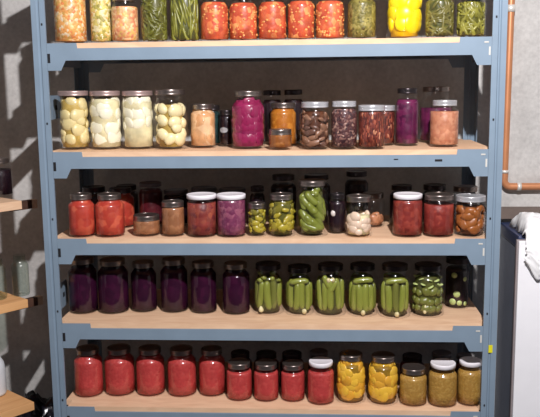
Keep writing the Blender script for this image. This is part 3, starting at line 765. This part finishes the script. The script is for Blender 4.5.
    if base == 'labeldark':
        mb = MB(); n = 20; z0 = h*.46
        vs = []
        for k in range(n):
            t = 2*PI*k/n; aa = -PI/2-.30+math.cos(t)*.62; vs.append(((r+.0005)*math.cos(aa), (r+.0005)*math.sin(aa), z0+math.sin(t)*.008))
        cen = mb.bm.verts.new(((r+.0006)*math.cos(-PI/2-.30), (r+.0006)*math.sin(-PI/2-.30), z0))
        ring = [mb.bm.verts.new(v) for v in vs]
        for k in range(n): mb.bm.faces.new((cen, ring[k], ring[(k+1) % n]))
        lo = mb.build('oval_label', LABELM, root); lo['label'] = 'grey oval label'
    add_lid(root, r, h, lf, lid)
    return root
for J in JARS: make_jar(*J)

# ------------------------------------------------------------------ wooden shelving at the left
U = Vector((.62, .785, 0)); V = Vector((-.785, .62, 0))          # along the front edge, along the end edge
ANG = math.atan2(U.y, U.x)
CX, CY = -.738, .10
shelf = empty('wooden_shelving', (CX, CY, ZF), ANG)
tag(shelf, 'pine board shelving on dark brown rails left of the steel rack', 'shelving')
def L_(x0, x1, y0, y1, z0, z1, name, mat, parent=shelf, bev=.001, dz=ZF):
    return MB().box(x0, x1, y0, y1, z0-dz, z1-dz, bev).build(name, mat, parent)
BZ = (-.031, .2965, .5985)
LEN, WID = .46, .32
TH = .0255
for i, z in enumerate(BZ):
    L_(-LEN, 0, 0, WID if i < 2 else WID, z-TH, z, 'shelf_board', PINE if i < 2 else BOARD)
    if i:
        rl = L_(-.03, .040, .010, .030, z-.030, z-.004, 'rail', DARKWOOD)
        L_(.0402, .058, .0095, .0305, z-.030, z-.004, 'rail_end', PALE_END, rl, .0004, ZF)
    L_(-LEN, -.02, WID-.02, WID, z-TH-.04, z-TH, 'back_rail', DARKWOOD)
L_(-LEN+.0, -LEN+.04, WID, WID+.02, ZF, 1.25, 'upright', DARKWOOD)
L_(-LEN-.02, -LEN, 0, .04, ZF, 1.25, 'upright', DARKWOOD)
L_(-LEN, 0, 0, WID, 1.205, 1.23, 'shelf_board', PINE)

def place(u, v): return (CX+U.x*u+V.x*v, CY+U.y*u+V.y*v)
def free_jar(x, y, z, r, h, lf, s0, s1, liq, fill, lid, label, group):
    root = empty('canning_jar', (x, y, z)); tag(root, label, 'jar', group)
    prof = jar_profile(r, h, lf, s0, s1)
    link('glass', lathe('glass', prof, GLASS if liq else GLASSG, 40), root)
    if liq: link('contents', lathe('contents', inner_profile(prof, fill, h), M[liq], 40), root)
    if lid: add_lid(root, r, h, lf, lid)
    return root
free_jar(-.776, .150, BZ[1]+.0003, .0255, .128, .80, .74, .84, None, 0, None, 'empty clear glass jar at the right end of the middle pine shelf', 'empty jars on the pine shelving')
free_jar(-.832, .105, BZ[1]+.0003, .0275, .125, .80, .74, .84, None, 0, None, 'empty clear glass jar cut by the left edge on the middle pine shelf', 'empty jars on the pine shelving')
free_jar(-.846, .195, BZ[2]+.0003, .043, .118, .86, .76, .84, 'dark', .70, 'tin', 'dark jar with a shiny band on the upper pine shelf at left', None)

# white jug on the lowest board
jug = empty('plastic_jug', (-.884, .155, BZ[0]+.0003))
tag(jug, 'white plastic jug cut by the left edge on the lowest pine shelf', 'jug')
JW = pbr('white_hdpe', (214, 218, 222), .45)
link('body', lathe('body', [(0, .002), (.028, 0), (.034, .003), (.036, .010), (.036, .085), (.033, .105), (.022, .125), (.014, .133), (.012, .137), (.012, .143), (0, .143)], JW, 32), jug)
link('cap', lathe('cap', [(.0135, .138), (.014, .139), (.014, .153), (.013, .155), (0, .155)], pbr('jug_cap', (60, 90, 150), .4), 24), jug)
hm = MB().tube([(-.034, 0, .05), (-.046, 0, .058), (-.049, 0, .085), (-.044, 0, .108), (-.026, 0, .118)], .005, 10).build('handle', JW, jug)

# crumpled black plastic sack on the floor between shelving and rack
bm = bmesh.new(); bmesh.ops.create_icosphere(bm, subdivisions=5, radius=1)
for v in bm.verts:
    n = v.co.normalized()
    f = 1+.22*noise.noise(n*2.2)+.07*noise.noise(n*5+Vector((3, 1, 0)))-.03*abs(noise.noise(n*9))
    f += .05*noise.noise(n*14)+.03*abs(noise.noise(n*24)); v.co = Vector((n.x*.125*f, n.y*.12*f, (n.z*.5+.5)*.315*f))
    if v.co.z < 0: v.co.z = 0
for f in bm.faces: f.smooth = True
m = bpy.data.meshes.new('black_sack'); bm.to_mesh(m); bm.free(); m.materials.append(BLACKFILM)
sk = link('black_sack', m); sk.location = (-.795, .29, ZF)
tag(sk, 'glossy crumpled black plastic sack on the floor beside the left rack post', 'sack')

# ------------------------------------------------------------------ copper pipe at the right
mb = MB()
path = [(.7555, .437, ZC), (.7502, .437, 1.18), (.7475, .437, .66), (.7475, .437, .612)]
for i in range(1, 9):
    a = PI/2*i/8
    path.append((.7475+.022*(1-math.cos(a)), .437, .612-.022*math.sin(a)))
path += [(.80, .437, .590), (1.0, .437, .590), (3.4, .437, .592)]
pipe = mb.tube(path, .0118, 16).build('copper_pipe', COPPER)
tag(pipe, 'copper water pipe bending from vertical to horizontal beside the rack', 'pipe')
def ring(p, d, L, r, name, mat, par):
    p = Vector(p); d = Vector(d)
    return MB().tube([p-d*L/2, p+d*L/2], r, 16).build(name, mat, par)
e = ring((.750, .437, 1.158), (0.004, 0, 1), .022, .0140, 'solder_joint', SOLDER, pipe)
e = ring((.7955, .437, .590), (1, 0, 0), .013, .0134, 'solder_joint', SOLDER, pipe)
e = ring((.7478, .437, .640), (0.004, 0, 1), .010, .0134, 'solder_joint', SOLDER, pipe)

# ------------------------------------------------------------------ appliance at the right
ap = empty('chest_cabinet', (1.05, .31, ZF))
tag(ap, 'dark navy metal cabinet with a white front right of the rack', 'cabinet')
def A_(x0, x1, y0, y1, z0, z1, name, mat, bev=.003, parent=ap):
    return MB().box(x0-1.05, x1-1.05, y0-.31, y1-.31, z0-ZF, z1-ZF, bev).build(name, mat, parent)
A_(.742, 1.36, .200, .440, ZF+.02, .430, 'body', SIDE, .004)
A_(.740, 1.362, .198, .442, .4305, .472, 'top', NAVY, .006)
A_(.733, 1.37, .186, .200, ZF+.03, .462, 'front_edge', GASKET, .002)
A_(.7365, 1.366, .172, .186, ZF+.032, .461, 'front_panel', WHITE, .004)
A_(.76, 1.34, .21, .43, ZF, ZF+.02, 'plinth', SLOT, .001)

# white plastic bag draped over the front edge
NX, NV = 46, 60
verts, faces = [], []
for j in range(NV+1):
    v = j/NV
    for i in range(NX+1):
        u = i/NX
        x = .752+.34*u
        if v < .5:                                  # lies on the top
            t = v/.5; y = .36-.185*t; z = .4745+.052*min(1.0, max(0.0, u/.05))**.5*math.sin(PI*min(1, .02+t*.93))**.6*(.72+.28*math.sin(u*5+1))
        else:
            t = (v-.5)/.5
            low = .075+.035*noise.noise(Vector((u*4, 7, 0)))+.05*math.exp(-((u-.12)/.06)**2)+.012*u
            y = .168-.012*math.sin(PI*t)-.008*t; z = .474+.0-low*t
            if t < .18: z += .018*(1-t/.18)
        f = noise.noise(Vector((u*9, v*9, 2)))*.012+noise.noise(Vector((u*24, v*22, 5)))*.005
        if v < .5: z += abs(f)*1.2; x += f*.7
        else: y -= abs(f)*.9; x += f*.5
        if i == 0: x += .006*noise.noise(Vector((3, v*14, 0))); 
        verts.append((x, y, z))
for j in range(NV):
    for i in range(NX):
        a = j*(NX+1)+i
        faces.append((a, a+1, a+NX+2, a+NX+1))
bag = link('plastic_bag', mesh_from('plastic_bag', verts, faces, BAGM, True))
so = bag.modifiers.new('thickness', 'SOLIDIFY'); so.thickness = .0012; so.offset = 1
tag(bag, 'crumpled white plastic bag draped over the top edge of the white cabinet front', 'bag')

# ------------------------------------------------------------------ light, world, camera
ld = bpy.data.lights.new('bulb', 'POINT'); ld.energy = 232; ld.shadow_soft_size = .02; ld.color = (1.0, .965, .98)
lo = bpy.data.objects.new('bulb', ld); COL.objects.link(lo); lo.location = (.38, -1.48, 1.775)
fd = bpy.data.lights.new('camera_flash', 'POINT'); fd.energy = 2.2; fd.shadow_soft_size = .012; fd.color = (.9, .93, 1)
fo = bpy.data.objects.new('camera_flash', fd); COL.objects.link(fo); fo.location = (.19, -2.17, .965)
w = bpy.data.worlds.new('World'); SC.world = w; w.use_nodes = True
bg = w.node_tree.nodes['Background']; bg.inputs['Color'].default_value = (.75, .85, 1, 1); bg.inputs['Strength'].default_value = .005

cd = bpy.data.cameras.new('camera'); cam = bpy.data.objects.new('camera', cd); COL.objects.link(cam)
cd.sensor_fit = 'HORIZONTAL'; cd.sensor_width = 36.0; cd.lens = 794.3/540*36.0; cd.clip_start = .05
r = Vector((.99811, .06023, -.01214)); u = Vector((.00254, .15704, .98759)); f = Vector((-.06139, .98575, -.15659))
mw = Matrix((( r.x, u.x, -f.x, .1425), (r.y, u.y, -f.y, -2.1836), (r.z, u.z, -f.z, .9357), (0, 0, 0, 1)))
cam.matrix_world = mw
SC.camera = cam
SC.view_settings.view_transform = 'Standard'; SC.view_settings.look = 'None'
SC.view_settings.exposure = 0; SC.view_settings.gamma = 1; SC.view_settings.use_curve_mapping = False
